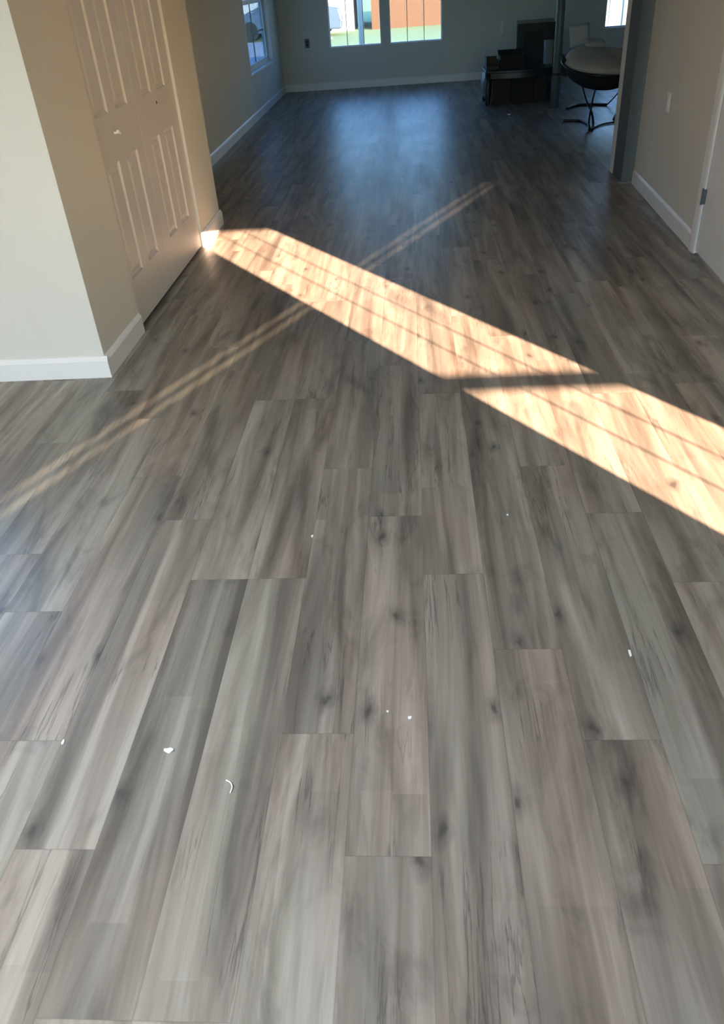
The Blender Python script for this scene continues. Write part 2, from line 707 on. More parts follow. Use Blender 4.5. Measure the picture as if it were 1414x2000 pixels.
struct(wall_y(YF, YF + T, XL - T, XFR + T, [W1, W2, W3]).build('wall_front', M_WALL), 'beige far wall with three windows', 'wall')
struct(wall_x(XL - T, XL, YN + T, YF, [WL]).build('wall_left_far', M_WALL), 'beige left wall of the far room with one tall window', 'wall')
struct(wall_y(YN, YN + T, XNL - T, XC - T, [WN]).build('wall_left_near', M_WALL), 'pale wall facing the camera at the left edge', 'wall')
mb = wall_x(XC - T, XC, YN, YE, [(CD[0], CD[1], 0, 2.05)])
mb.box((XL, YE - T, 0), (XC - T, YE, ZC))
struct(mb.build('wall_left_closet', M_WALL), 'beige wall around the white closet doors', 'wall')
struct(wall_x(XNL - T, XNL, YB2, YN, []).build('wall_left', M_WALL), 'left wall of the near room', 'wall')
struct(wall_y(YB - T, YB, XW, XNR + T, [SW]).build('wall_back', M_WALL), 'back wall right of the camera', 'wall')
struct(wall_y(YB2 - T, YB2, XNL - T, XW, [SLIT, GD]).build('wall_back_doors', M_WALL), 'back wall around the glazed doors', 'wall')
struct(wall_x(XNR, XNR + T, YB, 3.68, []).build('wall_right_near', M_WALL), 'right wall of the near room', 'wall')
struct(wall_x(XFR, XFR + T, 7.10, YF, []).build('wall_right_far', M_WALL), 'right wall of the far room', 'wall')

# right wall, a couple of degrees off square
P0 = Vector((1.676, 4.864, 0))
ANG = math.atan2(0.069, 1.736)
RW = Matrix.Translation(P0) @ Matrix.Rotation(-ANG, 4, 'Z')      # local: y along the wall, x into it; x = 0 is the baseboard face
BT = 0.014
DRY = (-1.02, -0.075)                                            # door opening in local y
mb = MB()
mb.box((BT, -1.27, 0), (BT + T, DRY[0], ZC))
mb.box((BT, DRY[1], 0), (BT + T, 1.80, ZC))
mb.box((BT, DRY[0], 2.05), (BT + T, DRY[1], ZC))
mb.xf(RW)
struct(mb.build('wall_right', M_WALL), 'beige right wall with switch plate and white baseboard', 'wall')
mb = MB()
mb.box((1.77, 3.56, 0), (XNR, 3.68, ZC))
struct(mb.build('wall_right_return', M_WALL), 'return wall on the right of the near room', 'wall')
mb = MB()
mb.box((1.86, 7.00, 0), (XFR, 7.12, ZC))
struct(mb.build('wall_right_end', M_WALL), 'wall closing the far room beside the grey corner post', 'wall')
# grey corner post at the end of the right wall
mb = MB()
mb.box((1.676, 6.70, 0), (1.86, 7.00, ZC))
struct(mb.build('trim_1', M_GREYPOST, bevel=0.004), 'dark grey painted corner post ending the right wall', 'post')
mb = MB()
mb.box((1.678, 7.00, 0), (1.86, 7.14, ZC))
struct(mb.build('trim_2', M_WALL), 'pale strip on the room side of the grey corner post', 'trim')


# baseboards: a profile with a rounded shoulder
def bprof(h, d, sgn=1):
    return [(0, 0), (sgn * d, 0), (sgn * d, h * 0.80), (sgn * d * 0.75, h * 0.90), (sgn * d * 0.35, h), (0, h)]


def base_x(name, x, y0, y1, sgn, h=0.105, d=0.017, label=None):
    mb = MB()
    mb.prism([(x + p[0], p[1]) for p in bprof(h, d, sgn)], y0, y1, 'y')
    return struct(mb.build(name, M_TRIM), label, 'baseboard')


def base_y(name, y, x0, x1, sgn, h=0.105, d=0.017, label=None):
    mb = MB()
    mb.prism([(y + p[0], p[1]) for p in bprof(h, d, sgn)], x0, x1, 'x')
    return struct(mb.build(name, M_TRIM), label, 'baseboard')


base_y('baseboard_left_near', YN, XNL, XC + 0.017, -1, label='white baseboard on the pale wall facing the camera')
base_x('baseboard_left_closet', XC, YN, CD[0] - 0.02, 1, label='short white baseboard before the closet doors')
base_x('baseboard_left_end', XC, CD[1] + 0.0, YE + 0.017, 1, label='sunlit white baseboard stub at the wall end')
base_y('baseboard_left_return', YE, XL, XC, 1, label='baseboard on the back of the closet wall')
base_x('baseboard_left_far', XL, YE + 0.017, YF, 1, label='white baseboard along the far left wall')
base_y('baseboard_front', YF, XL + 0.017, XFR, -1, label='white baseboard along the far wall')
mb = MB()
mb.prism([(BT - p[0], p[1]) for p in bprof(0.105, BT)], 0.0, 1.775, 'y')
mb.xf(RW)
struct(mb.build('baseboard_right', M_TRIM), 'white baseboard along the right wall', 'baseboard')


# added glowing square that fills the foreground, above and behind the camera
lt = thing('fill_light', (*FILL_XY, ZC), 'added unseen square fill light above and behind the camera', 'lamp')
lx, ly = FILL_XY
mb = MB()
for q in ((-0.32, -0.32, 0.32, -0.30), (-0.32, 0.30, 0.32, 0.32), (-0.32, -0.30, -0.30, 0.30), (0.30, -0.30, 0.32, 0.30)):
    mb.box((lx + q[0], ly + q[1], ZC - 0.03), (lx + q[2], ly + q[3], ZC))
part(mb, 'frame', M_TRIM, lt)
M_FILL, _t, _b = nodes('fill_glow')
_b.inputs['Emission Color'].default_value = (0.95, 0.98, 1.0, 1)
_b.inputs['Emission Strength'].default_value = FILL_WATTS / (math.pi * 0.36)
part(MB().box((lx - 0.30, ly - 0.30, ZC - 0.022), (lx + 0.30, ly + 0.30, ZC - 0.004)), 'fill_panel', M_FILL, lt)


# ---------------------------------------------------------------- windows
def win_y(name, y, x0, x1, z0, z1, cols, meet=0.5, glass=None, depth=T, outward=1, fr=0.035, rows=(), mt=0.012, label=None):
    """window in a wall that runs along x; y = inner face, outward = +1/-1"""
    glass = glass or M_GLASS
    o = bpy.data.objects.new(name, None)
    o.location = ((x0 + x1) / 2, y + outward * depth * 0.6, z0)
    C.objects.link(o)
    ORG[o.name] = Vector(o.location)
    struct(o, label, 'window')
    ya, yb = sorted((y + outward * depth * 0.45, y + outward * depth * 0.85))
    mb = MB()
    mb.box((x0, ya, z0), (x0 + fr, yb, z1)).box((x1 - fr, ya, z0), (x1, yb, z1))
    mb.box((x0 + fr, ya, z1 - fr), (x1 - fr, yb, z1)).box((x0 + fr, ya, z0), (x1 - fr, yb, z0 + fr))
    f = part(mb, 'window_frame', M_VINYL, o)
    ym = (ya + yb) / 2
    if meet:
        zm = z0 + (z1 - z0) * meet
        mb = MB().box((x0 + fr, ya + 0.01, zm - 0.018), (x1 - fr, yb - 0.005, zm + 0.018))
        part(mb, 'meeting_rail', M_VINYL, o)
    mb = MB()
    for k in range(1, cols):
        xm = x0 + fr + (x1 - x0 - 2 * fr) * k / cols
        mb.box((xm - mt / 2, ym - 0.006, z0 + fr), (xm + mt / 2, ym + 0.006, z1 - fr))
    for q in rows:
        zm = z0 + (z1 - z0) * q
        mb.box((x0 + fr, ym - 0.006, zm - mt / 2), (x1 - fr, ym + 0.006, zm + mt / 2))
    if cols > 1 or rows:
        part(mb, 'muntin', M_VINYL, o)
    mb = MB().box((x0 + fr, ym - 0.002, z0 + fr), (x1 - fr, ym + 0.002, z1 - fr))
    part(mb, 'pane', glass, o)
    return o


win_y('window_1', YF, *W1, cols=3, glass=M_SCREEN, fr=0.012, label='left of the two far windows, white column outside')
win_y('window_2', YF, *W2, cols=3, glass=M_SCREEN, fr=0.012, label='right of the two far windows, orange house outside')
win_y('window_3', YF, *W3, cols=1, glass=M_SCREEN, fr=0.02, label='far window beside the grey corner post')
win_y('window_4', YN, *WN, cols=1, glass=M_GLASS, fr=0.03, label='window in the pale left wall outside the frame')

# tall window in the far left wall: deep white return, sill, two sashes
o = bpy.data.objects.new('window_5', None)
o.location = (XL - 0.08, (WL[0] + WL[1]) / 2, WL[2])
C.objects.link(o)
ORG[o.name] = Vector(o.location)
struct(o, 'tall white framed window in the far left wall', 'window')
ya, yb, za, zb = WL
xa, xb = XL - 0.115, XL - 0.065
mb = MB()
mb.box((xa, ya, za), (xb, ya + 0.06, zb)).box((xa, yb - 0.06, za), (xb, yb, zb))
mb.box((xa, ya + 0.06, za), (xb, yb - 0.06, za + 0.07)).box((xa, ya + 0.06, zb - 0.06), (xb, yb - 0.06, zb))
part(mb, 'window_frame', M_VINYL, o)
mb = MB().box((xa + 0.01, ya + 0.06, 1.28), (xb - 0.005, yb - 0.06, 1.33))
part(mb, 'meeting_rail', M_VINYL, o)
mb = MB().box((xa + 0.02, ya + 0.06, 0.935), (xa + 0.032, yb - 0.06, 0.955))
mb.box((xa + 0.02, ya + 0.06, 1.66), (xa + 0.032, yb - 0.06, 1.68))
mb.box((xa + 0.02, (ya + yb) / 2 - 0.008, za + 0.07), (xa + 0.032, (ya + yb) / 2 + 0.008, zb - 0.06))
part(mb, 'muntin', M_GREYSTEEL, o)
mb = MB().box((xa + 0.022, ya + 0.06, za + 0.07), (xa + 0.027, yb - 0.06, zb - 0.06))
part(mb, 'pane', M_SIDE, o)
mb = MB().box((xb - 0.003, ya - 0.03, za - 0.03), (XL + 0.018, yb + 0.03, za + 0.004))
part(mb, 'window_sill', M_TRIM, o, bevel=0.004)
mb = MB().box((xb, ya, za + 0.004), (XL + 0.002, ya + 0.008, zb)).box((xb, yb - 0.008, za + 0.004), (XL + 0.002, yb, zb))
part(mb, 'reveal', M_TRIM, o)

# the sun's window in the back wall: frame outside the opening, thin bars in it
o = bpy.data.objects.new('window_6', None)
o.location = ((SW[0] + SW[1]) / 2, YB - 0.06, SW[2])
C.objects.link(o)
ORG[o.name] = Vector(o.location)
struct(o, 'sunny sash window behind the camera', 'window')
xa, xb, za, zb = SW
mb = MB()
mb.box((xa - 0.07, YB - T - 0.02, za - 0.07), (xa, YB - T, zb + 0.07)).box((xb, YB - T - 0.02, za - 0.07), (xb + 0.07, YB - T, zb + 0.07))
mb.box((xa, YB - T - 0.02, zb), (xb, YB - T, zb + 0.07)).box((xa, YB - T - 0.02, za - 0.07), (xb, YB - T, za))
part(mb, 'window_frame', M_VINYL, o)
part(MB().box((xa, YB - 0.075, 1.386), (xb, YB - 0.045, 1.424)), 'meeting_rail', M_VINYL, o)
mb = MB()
for q in (0.36, 0.66):
    xm = xa + 0.04 + (xb - xa - 0.08) * q
    mb.box((xm - 0.003, YB - 0.064, za), (xm + 0.003, YB - 0.056, zb))
part(mb, 'muntin', M_VINYL, o)
part(MB().box((xa, YB - 0.062, za), (xb, YB - 0.058, zb)), 'pane', M_GLASS, o)

# added slit that shapes the glint beam, with a bar down its middle
o = bpy.data.objects.new('beam_slit', None)
o.location = ((SLIT[0] + SLIT[1]) / 2, YB2 - 0.06, SLIT[2])
C.objects.link(o)
ORG[o.name] = Vector(o.location)
struct(o, 'added narrow slit shaping the glint beam behind the camera', 'window')
xm = (SLIT[0] + SLIT[1]) / 2
part(MB().box((xm - 0.012, YB2 - 0.075, SLIT[2]), (xm + 0.012, YB2 - 0.045, SLIT[3])), 'muntin', M_VINYL, o)
part(MB().box((SLIT[0], YB2 - 0.062, SLIT[2]), (SLIT[1], YB2 - 0.058, SLIT[3])), 'pane', M_GLASS, o)

# glazed doors behind the camera (daylight for the near room)
o = bpy.data.objects.new('door_3', None)
o.location = (-0.1, YB2 - 0.06, 0)
C.objects.link(o)
ORG[o.name] = Vector(o.location)
struct(o, 'wide glazed sliding doors behind the camera', 'door')
mb = MB()
xa, xb, za, zb = GD
for q in (xa, xa + 1.19, xa + 2.38, xa + 3.57, xb - 0.05):
    mb.box((q, YB2 - 0.09, za), (q + 0.05, YB2 - 0.03, zb))
part(mb, 'door_frame', M_VINYL, o)
part(MB().box((xa, YB2 - 0.062, za), (xb, YB2 - 0.058, zb)), 'pane', M_TINT, o)
# unseen wall added to keep the low sun off these doors
mb = MB()
mb.box((XW, -8.5, -0.3), (XW + T, YB2, 2.75))
struct(mb.build('wall_sun_block', M_WHITEWALL), 'added unseen wall blocking the low sun behind the camera', 'wall')
portal('door_portal', (-0.1, YB2 - T - 0.03, 1.16), (0, 1, 0), 4.8, 2.28)
portal('window_portal', ((W1[0] + W2[1]) / 2, YF + T + 0.02, 1.32), (0, -1, 0), 1.8, 1.5)
portal('window_portal', ((W3[0] + W3[1]) / 2, YF + T + 0.02, 1.32), (0, -1, 0), 0.84, 1.5)
portal('window_portal', (XL - T - 0.02, (WL[0] + WL[1]) / 2, 1.3), (1, 0, 0), 2.0, 1.56)
portal('window_portal', ((WN[0] + WN[1]) / 2, YN + T + 0.02, 1.5), (0, -1, 0), 1.04, 1.14)
portal('window_portal', ((SW[0] + SW[1]) / 2, YB - T - 0.03, 1.42), (0, 1, 0), 0.8, 1.36)


# ---------------------------------------------------------------- closet doors
def closet_leaf(name, y0, y1, panels, label):
    """leaf facing +x; panels = list of (ya, yb)"""
    xf = XC - 0.017                    # front face
    th = 0.034
    rows = [(0.255, 0.805), (1.025, 1.58), (1.69, 1.92)]
    z0, z1 = 0.014, 2.035
    mb = MB()
    ys = sorted({y0, y1, *[q for p in panels for q in p]})
    zs = sorted({z0, z1, *[q for p in rows for q in p]})
    bm = mb.bm

    def ispanel(ya, yb, za, zb):
        return any(abs(ya - p[0]) < 1e-6 and abs(yb - p[1]) < 1e-6 for p in panels) and any(abs(za - r[0]) < 1e-6 and abs(zb - r[1]) < 1e-6 for r in rows)

    def quad(pts):
        bm.faces.new([bm.verts.new(p) for p in pts])

    for ya, yb in zip(ys[:-1], ys[1:]):
        for za, zb in zip(zs[:-1], zs[1:]):
            if not ispanel(ya, yb, za, zb):
                quad(((xf, ya, za), (xf, yb, za), (xf, yb, zb), (xf, ya, zb)))
                continue
            # moulded panel: ogee down, flat, raised field
            steps = [(0.0, 0.0), (0.007, -0.009), (0.013, -0.011), (0.020, -0.011), (0.040, -0.003), (0.046, -0.002)]
            ring = None
            for ins, dep in steps:
                new = [(xf + dep, ya + ins, za + ins), (xf + dep, yb - ins, za + ins), (xf + dep, yb - ins, zb - ins), (xf + dep, ya + ins, zb - ins)]
                if ring:
                    for k in range(4):
                        q = (k + 1) % 4
                        quad((ring[k], ring[q], new[q], new[k]))
                ring = new
            quad(ring)
    bmesh.ops.remove_doubles(bm, verts=bm.verts[:], dist=1e-5)
    # edges and back
    xb_ = xf - th
    quad(((xb_, y0, z0), (xb_, y0, z1), (xb_, y1, z1), (xb_, y1, z0)))
    quad(((xf, y0, z0), (xb_, y0, z0), (xb_, y1, z0), (xf, y1, z0)))
    quad(((xf, y0, z1), (xf, y1, z1), (xb_, y1, z1), (xb_, y0, z1)))
    quad(((xf, y0, z0), (xf, y0, z1), (xb_, y0, z1), (xb_, y0, z0)))
    quad(((xf, y1, z0), (xb_, y1, z0), (xb_, y1, z1), (xf, y1, z1)))
    o = mb.build(name, M_DOOR)
    return struct(o, label, 'door'), xf


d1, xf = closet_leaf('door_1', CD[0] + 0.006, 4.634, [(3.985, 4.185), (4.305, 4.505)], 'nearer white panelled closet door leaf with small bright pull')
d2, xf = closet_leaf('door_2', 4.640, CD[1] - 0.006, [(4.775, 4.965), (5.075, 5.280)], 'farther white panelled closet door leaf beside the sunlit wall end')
mb = MB()
mb.tube([(xf - 0.001, 4.205, 0.93), (xf + 0.012, 4.205, 0.93), (xf + 0.024, 4.205, 0.935), (xf + 0.03, 4.212, 0.925)], [0.006, 0.005, 0.009, 0.004])
mb.box((xf + 0.018, 4.19, 0.936), (xf + 0.028, 4.222, 0.944))
part(mb, 'door_pull', M_BRIGHT, d1, label='small bright metal pull')
mb = MB().tube([(xf - 0.001, 5.03, 0.965), (xf + 0.002, 5.03, 0.965)], 0.009, 12)
part(mb, 'bore_hole', M_DARKHOLE, d2, label='small dark unused screw hole')

# closet inside
mb = MB()
mb.box((XC - T - 0.5, YN + T, 0.0), (XC - T - 0.45, YE - T, ZC))
struct(mb.build('wall_left_inner', M_WALL), 'back of the closet behind the white doors', 'wall')

# right door: casing and slab on the right wall
o = bpy.data.objects.new('door_4', None)
o.location = P0
C.objects.link(o)
ORG[o.name] = P0.copy()
struct(o, 'white door and casing at the right edge of the photo', 'door')
mb = MB()
mb.prism([(BT, -0.085), (BT, -0.0), (-0.004, -0.0), (-0.006, -0.02), (-0.001, -0.07), (0.004, -0.085)], 0, 2.12, 'z')
mb.prism([(BT, DRY[0] - 0.07), (BT, DRY[0] + 0.012), (0.004, DRY[0] + 0.012), (-0.004, DRY[0] - 0.06), (-0.004, DRY[0] - 0.07)], 0, 2.12, 'z')
mb.box((-0.004, DRY[0] + 0.012, 2.045), (BT, -0.085, 2.12))
mb.xf(RW)
part(mb, 'door_casing', M_TRIM, o)
mb = MB()
mb.box((BT + 0.004, DRY[0] + 0.004, 0.012), (BT + 0.040, DRY[1] - 0.004, 2.04))
for za, zb in ((0.25, 0.80), (1.02, 1.90)):
    mb.box((BT - 0.001, -0.95, za), (BT + 0.004, -0.58, zb)).box((BT - 0.001, -0.50, za), (BT + 0.004, -0.17, zb))
mb.xf(RW)
part(mb, 'door_leaf', M_TRIM, o, bevel=0.002)
mb = MB()
mb.tube([(0.0, -0.080, 0.28), (0.0, -0.080, 0.37)], 0.007, 10)
mb.box((-0.001, -0.095, 0.285), (BT + 0.004, -0.070, 0.365))
mb.xf(RW)
part(mb, 'hinge', M_GREYSTEEL, o, label='dark grey door hinge')

# ---------------------------------------------------------------- plates on the walls


def plate_on(name, m4, w_, h_, label, cat, mp, kind, group=None):
    """plate in local frame: x out of the wall, y along, z up, centre at origin"""
    loc = m4.to_translation()
    t_ = thing(name, loc, label, cat, group)

    def add(mb, nm, mm, **k):
        for v in mb.bm.verts:
            v.co = m4 @ v.co
        return part(mb, nm, mm, t_, **k)
    add(MB().box((0, -w_ / 2, -h_ / 2), (0.006, w_ / 2, h_ / 2)), 'cover_plate', mp, bevel=0.002)
    if kind == 'outlet':
        for s in (-1, 1):
            add(MB().tube([(0.006, 0, s * 0.02), (0.0085, 0, s * 0.02)], 0.016, 16), 'receptacle', M_DARKHOLE if mp is M_GREYPLATE else M_TRIM)
    elif kind == 'switch':
        add(MB().box((0.006, -0.016, -0.033), (0.010, 0.016, 0.033)), 'rocker', M_PLATE, bevel=0.001)
    return t_


FACE_F = Matrix(((0, -1, 0, 0), (-1, 0, 0, 0), (0, 0, 1, 0), (0, 0, 0, 1)))     # out of the far wall (-y)


def at_far(x, z):
    return Matrix.Translation((x, YF, z)) @ FACE_F


plate_on('wall_outlet', at_far(-1.615, 0.667), 0.075, 0.125, 'dark grey outlet plate on far wall left of windows', 'outlet', M_GREYPLATE, 'outlet')
plate_on('blank_plate', at_far(1.453, 0.69), 0.03, 0.17, 'slim pale cover strip on far wall above the boxes', 'plate', M_PLATE, 'blank')
mR = RW @ Matrix.Translation((BT, 1.035, 0.672)) @ Matrix.Rotation(math.pi, 4, 'Z')
plate_on('light_switch', mR, 0.072, 0.118, 'white switch plate on the beige right wall', 'switch', M_PLATE, 'switch')

# ---------------------------------------------------------------- grey post in the far room
pp = thing('support_post', (1.775, 10.78, 0), 'slim grey steel post from floor to ceiling beside the low black table', 'post')
mb = MB().tube([(1.775, 10.78, 0.008), (1.775, 10.78, 0.5), (1.775, 10.78, 1.4), (1.775, 10.78, ZC)], 0.05, 20)
part(mb, 'shaft', M_GREYSTEEL, pp, smooth=True)
part(MB().box((1.695, 10.70, 0.0), (1.855, 10.86, 0.010)), 'base_plate', M_GREYSTEEL, pp, bevel=0.002)
part(MB().tube([(1.775, 10.78, 0.36), (1.775, 10.78, 0.385)], 0.054, 20), 'collar', M_TUBE, pp)

# ---------------------------------------------------------------- low black table with a bowed front
tb = thing('low_table', (1.45, 11.55, 0), 'low black table with bowed front and thick legs near the far wall', 'table')
X0, X1 = 0.965, 1.86
ZT = 0.40
front = [(X0 + (X1 - X0) * k / 16, 11.30 - 0.085 * math.sin(math.pi * k / 16)) for k in range(17)]
prof = front + [(X1, 11.88), (X0, 11.88)]
part(MB().prism(prof, ZT - 0.032, ZT, 'z'), 'tabletop', M_BLACKWOOD, tb, bevel=0.008)
ap = [(x, y + 0.03) for x, y in front] + [(x, y + 0.055) for x, y in front[::-1]]
part(MB().prism(ap, ZT - 0.095, ZT - 0.032, 'z'), 'apron', M_BLACKWOOD, tb)
# bowed solid end on the left
mb = MB()
endp = [(11.36, ZT - 0.032), (11.80, ZT - 0.032)]
for a, b_ in ((0, 8),):
    rows_ = []
    for k in range(9):
        z = 0.10 + (ZT - 0.132) * k / 8
        bulge = 0.045 * math.sin(math.pi * min(1, 0.25 + 0.75 * k / 8))
        rows_.append((X0 + 0.02 - bulge, z))
    p2 = rows_ + [(X0 + 0.05, rows_[-1][1]), (X0 + 0.05, rows_[0][1])]
mb.prism(p2, 11.38, 11.80, 'y')
part(mb, 'side_panel', mat('grey_black_lacquer', (0.03, 0.037, 0.047), 0.4, var=0.1), tb, smooth=False)
for lx, ly in ((X0 + 0.04, 11.34), (X1 - 0.045, 11.34), (X0 + 0.04, 11.83), (X1 - 0.045, 11.83)):
    mb = MB().tube([(lx, ly, 0.0), (lx, ly, 0.02), (lx, ly, 0.2), (lx, ly, ZT - 0.033)], [0.026, 0.030, 0.034, 0.04], 12)
    part(mb, 'leg', M_BLACKWOOD, tb, smooth=True)


def open_box(name, x0, x1, y0, y1, z0, z1, m, label, cat, flaps=(), th=0.006, lid=False):
    t_ = thing(name, ((x0 + x1) / 2, (y0 + y1) / 2, z0), label, cat)
    mb = MB()
    mb.box((x0, y0, z0), (x1, y1, z0 + th))
    mb.box((x0, y0, z0 + th), (x1, y0 + th, z1)).box((x0, y1 - th, z0 + th), (x1, y1, z1))
    mb.box((x0, y0 + th, z0 + th), (x0 + th, y1 - th, z1)).box((x1 - th, y0 + th, z0 + th), (x1, y1 - th, z1))
    part(mb, 'box_body', m, t_)
    for f in flaps:
        part(f, 'flap', m, t_)
    return t_


# open brown box on the table top, its pale end flap folded out to the left
fl1 = MB().prism([(0.985, 0.500), (1.155, 0.515), (1.155, 0.509), (0.985, 0.494)], 11.42, 11.70, 'y')
fl2 = MB().prism([(11.71, 0.545), (11.80, 0.585), (11.80, 0.579), (11.71, 0.539)], 1.16, 1.46, 'x')
open_box('cardboard_box', 1.155, 1.465, 11.40, 11.71, ZT + 0.0005, 0.545, M_BLACKCARD, 'open dark box standing on the low black table', 'box', [fl2])
kb = thing('cardboard_tray', (1.065, 11.56, ZT), 'shallow brown card tray at the left end of the black table', 'box')
mb = MB()
mb.box((0.985, 11.42, ZT + 0.0005), (1.145, 11.70, ZT + 0.006)).box((0.985, 11.42, ZT + 0.006), (0.992, 11.70, 0.535)).box((1.138, 11.42, ZT + 0.006), (1.145, 11.70, 0.50))
mb.box((0.992, 11.69, ZT + 0.006), (1.138, 11.70, 0.53)).box((0.992, 11.42, ZT + 0.006), (1.138, 11.427, 0.44))
part(mb, 'tray_body', M_CARD, kb)

# boxes pushed under the table
def shut_box(name, x0, x1, y0, y1, z1, m, label, tape=None):
    t_ = thing(name, ((x0 + x1) / 2, (y0 + y1) / 2, 0), label, 'box')
    part(MB().box((x0, y0, 0), (x1, y1, z1)), 'box_body', m, t_, bevel=0.003)
    mb = MB().box((x0 + 0.003, (y0 + y1) / 2 - 0.003, z1), (x1 - 0.003, (y0 + y1) / 2 + 0.003, z1 + 0.0015))
    part(mb, 'lid_seam', M_DARKHOLE, t_)
    if tape:
        part(tape, 'edge_strip', M_CARD, t_)
    return t_


shut_box('storage_box', 1.055, 1.30, 11.40, 11.72, 0.285, M_DARKCARD, 'dark brown box under the left half of the table',
         MB().box((1.054, 11.397, 0.03), (1.075, 11.40, 0.27)))
shut_box('storage_box', 1.31, 1.60, 11.42, 11.74, 0.295, M_BLACKCARD, 'black box in the middle beneath the low table')
shut_box('storage_box', 1.605, 1.77, 11.42, 11.74, 0.27, M_DARKCARD, 'narrow dark box beneath the right end of the table')

# framed dark panel leaning on the far side of the table
fp = thing('framed_panel', (1.72, 12.1, 0), 'dark blue grey board with pale frame leaning behind the black table', 'board')
mL = Matrix.Translation((1.74, 12.05, 0.0)) @ Matrix.Rotation(math.radians(-5), 4, 'X')
wh, hh = 0.30, 0.885
mb = MB()
mb.box((-wh - 0.015, -0.012, 0.0), (-wh, 0.016, hh)).box((-wh, -0.012, hh - 0.042), (wh - 0.12, 0.016, hh)).box((wh, -0.012, 0), (wh + 0.01, 0.016, hh - 0.03)).box((-wh, -0.012, 0), (wh, 0.016, 0.03))
mb.xf(mL)
part(mb, 'frame', M_FRAMEW, fp)
part(MB().box((-wh, -0.006, 0.03), (wh, 0.010, hh - 0.042)).xf(mL), 'board', M_NAVY, fp)
part(MB().box((-wh + 0.09, -0.009, 0.03), (wh - 0.27, -0.006, hh - 0.13)).xf(mL), 'inset', M_NAVY2, fp)

# pale box standing behind the post on the table's right end
pb = thing('carton', (1.803, 11.71, ZT), 'pale grey box standing on the right end of the black table behind the post', 'box')
M_PALEBOX = mat('pale_grey_box_board', (0.20, 0.24, 0.265), 0.7, var=0.05)
part(MB().box((1.755, 11.62, ZT), (1.85, 11.80, 0.66)), 'box_body', M_PALEBOX, pb, bevel=0.003)
part(MB().box((1.752, 11.617, 0.60), (1.853, 11.803, 0.664)), 'box_lid', M_PALEBOX, pb, bevel=0.002)

# ---------------------------------------------------------------- folding saucer chair
CX, CY = 2.10, 9.86
ch = thing('saucer_chair', (CX, CY, 0), 'black canvas saucer chair on crossed tube legs beside the grey post', 'chair')
tilt = Matrix.Translation((CX + 0.0, CY, 0.325)) @ Matrix.Rotation(math.radians(12), 4, 'X') @ Matrix.Rotation(math.radians(3), 4, 'Y')
outer = [(0.0, 0.0), (0.13, 0.006), (0.24, 0.03), (0.335, 0.08), (0.405, 0.15), (0.44, 0.215), (0.445, 0.235)]
inner = [(r * 0.965, z + 0.022) for r, z in outer[::-1]]
inner[-1] = (0.0, 0.022)
part(MB().lathe(outer + [(0.438, 0.242)] + inner[1:], 44, tilt), 'seat_sling', M_FABRIC, ch, smooth=True)
mb = MB()
mb.tube([tilt @ Vector((0.445 * math.cos(2 * math.pi * k / 40), 0.445 * math.sin(2 * math.pi * k / 40), 0.234)) for k in range(41)], 0.012, 8, cap=False)
part(mb, 'rim_hoop', M_TUBE, ch, smooth=True)


def arc(pts, n=10):
    """smooth curve through the points (Catmull-Rom)"""
    P = [Vector(p) for p in pts]
    P = [P[0]] + P + [P[-1]]
    out = []
    for i in range(1, len(P) - 2):
        for k in range(n):
            t_ = k / n
            a, b_, c, d = P[i - 1], P[i], P[i + 1], P[i + 2]
            out.append(0.5 * ((2 * b_) + (c - a) * t_ + (2 * a - 5 * b_ + 4 * c - d) * t_ ** 2 + (3 * b_ - a - 3 * c + d) * t_ ** 3))
    out.append(P[-2])
    return out


legs = [
    [(1.84, 9.74, 0.50), (1.90, 9.52, 0.25), (1.945, 9.36, 0.13), (1.94, 9.20, 0.04), (1.90, 9.06, 0.011)],
    [(2.02, 9.52, 0.44), (1.97, 9.46, 0.28), (1.93, 9.36, 0.13), (1.895, 9.22, 0.06), (1.875, 9.06, 0.011)],
    [(2.44, 10.0, 0.52), (2.50, 10.25, 0.35), (2.47, 10.5, 0.16), (2.40, 10.70, 0.011)],
    [(2.46, 9.75, 0.50), (2.46, 9.75, 0.30), (2.38, 9.72, 0.14), (2.30, 9.69, 0.011)],
]
for k, l in enumerate(legs):
    q = arc(l)
    n = len(q)
    r_ = [0.007 + (0.008 * i / n if k < 2 else 0.0) for i in range(n)]
    part(MB().tube(q, r_, 8), 'leg', M_TUBE, ch, smooth=True)
part(MB().tube(arc([(1.717, 9.74, 0.012), (1.80, 9.72, 0.012), (1.90, 9.66, 0.012), (1.93, 9.40, 0.012), (1.90, 9.06, 0.012)]), 0.012, 8), 'floor_rail', M_TUBE, ch, smooth=True)
part(MB().tube(arc([(1.90, 10.60, 0.015), (2.06, 10.80, 0.014), (2.22, 10.80, 0.014), (2.40, 10.70, 0.014)]), 0.014, 8), 'floor_rail', M_TUBE, ch, smooth=True)
part(MB().tube(arc([(1.875, 9.06, 0.010), (2.02, 9.30, 0.010), (2.15, 9.42, 0.010), (2.46, 9.52, 0.010)]), 0.009, 8), 'floor_rail', M_TUBE, ch, smooth=True)
mb = MB().lathe([(0.0, 0.0), (0.05, 0.0), (0.045, 0.02), (0.012, 0.085), (0.0, 0.09)], 14, Matrix.Translation((2.30, 9.69, 0)))
part(mb, 'foot_cap', M_TUBE, ch, smooth=True)

mb = MB().prism([(1.655, 0.46), (1.665, 0.665), (1.74, 0.57), (1.765, 0.50), (1.72, 0.44)], 9.80, 9.815, 'y')
part(mb, 'side_flap', M_FABRIC, ch)

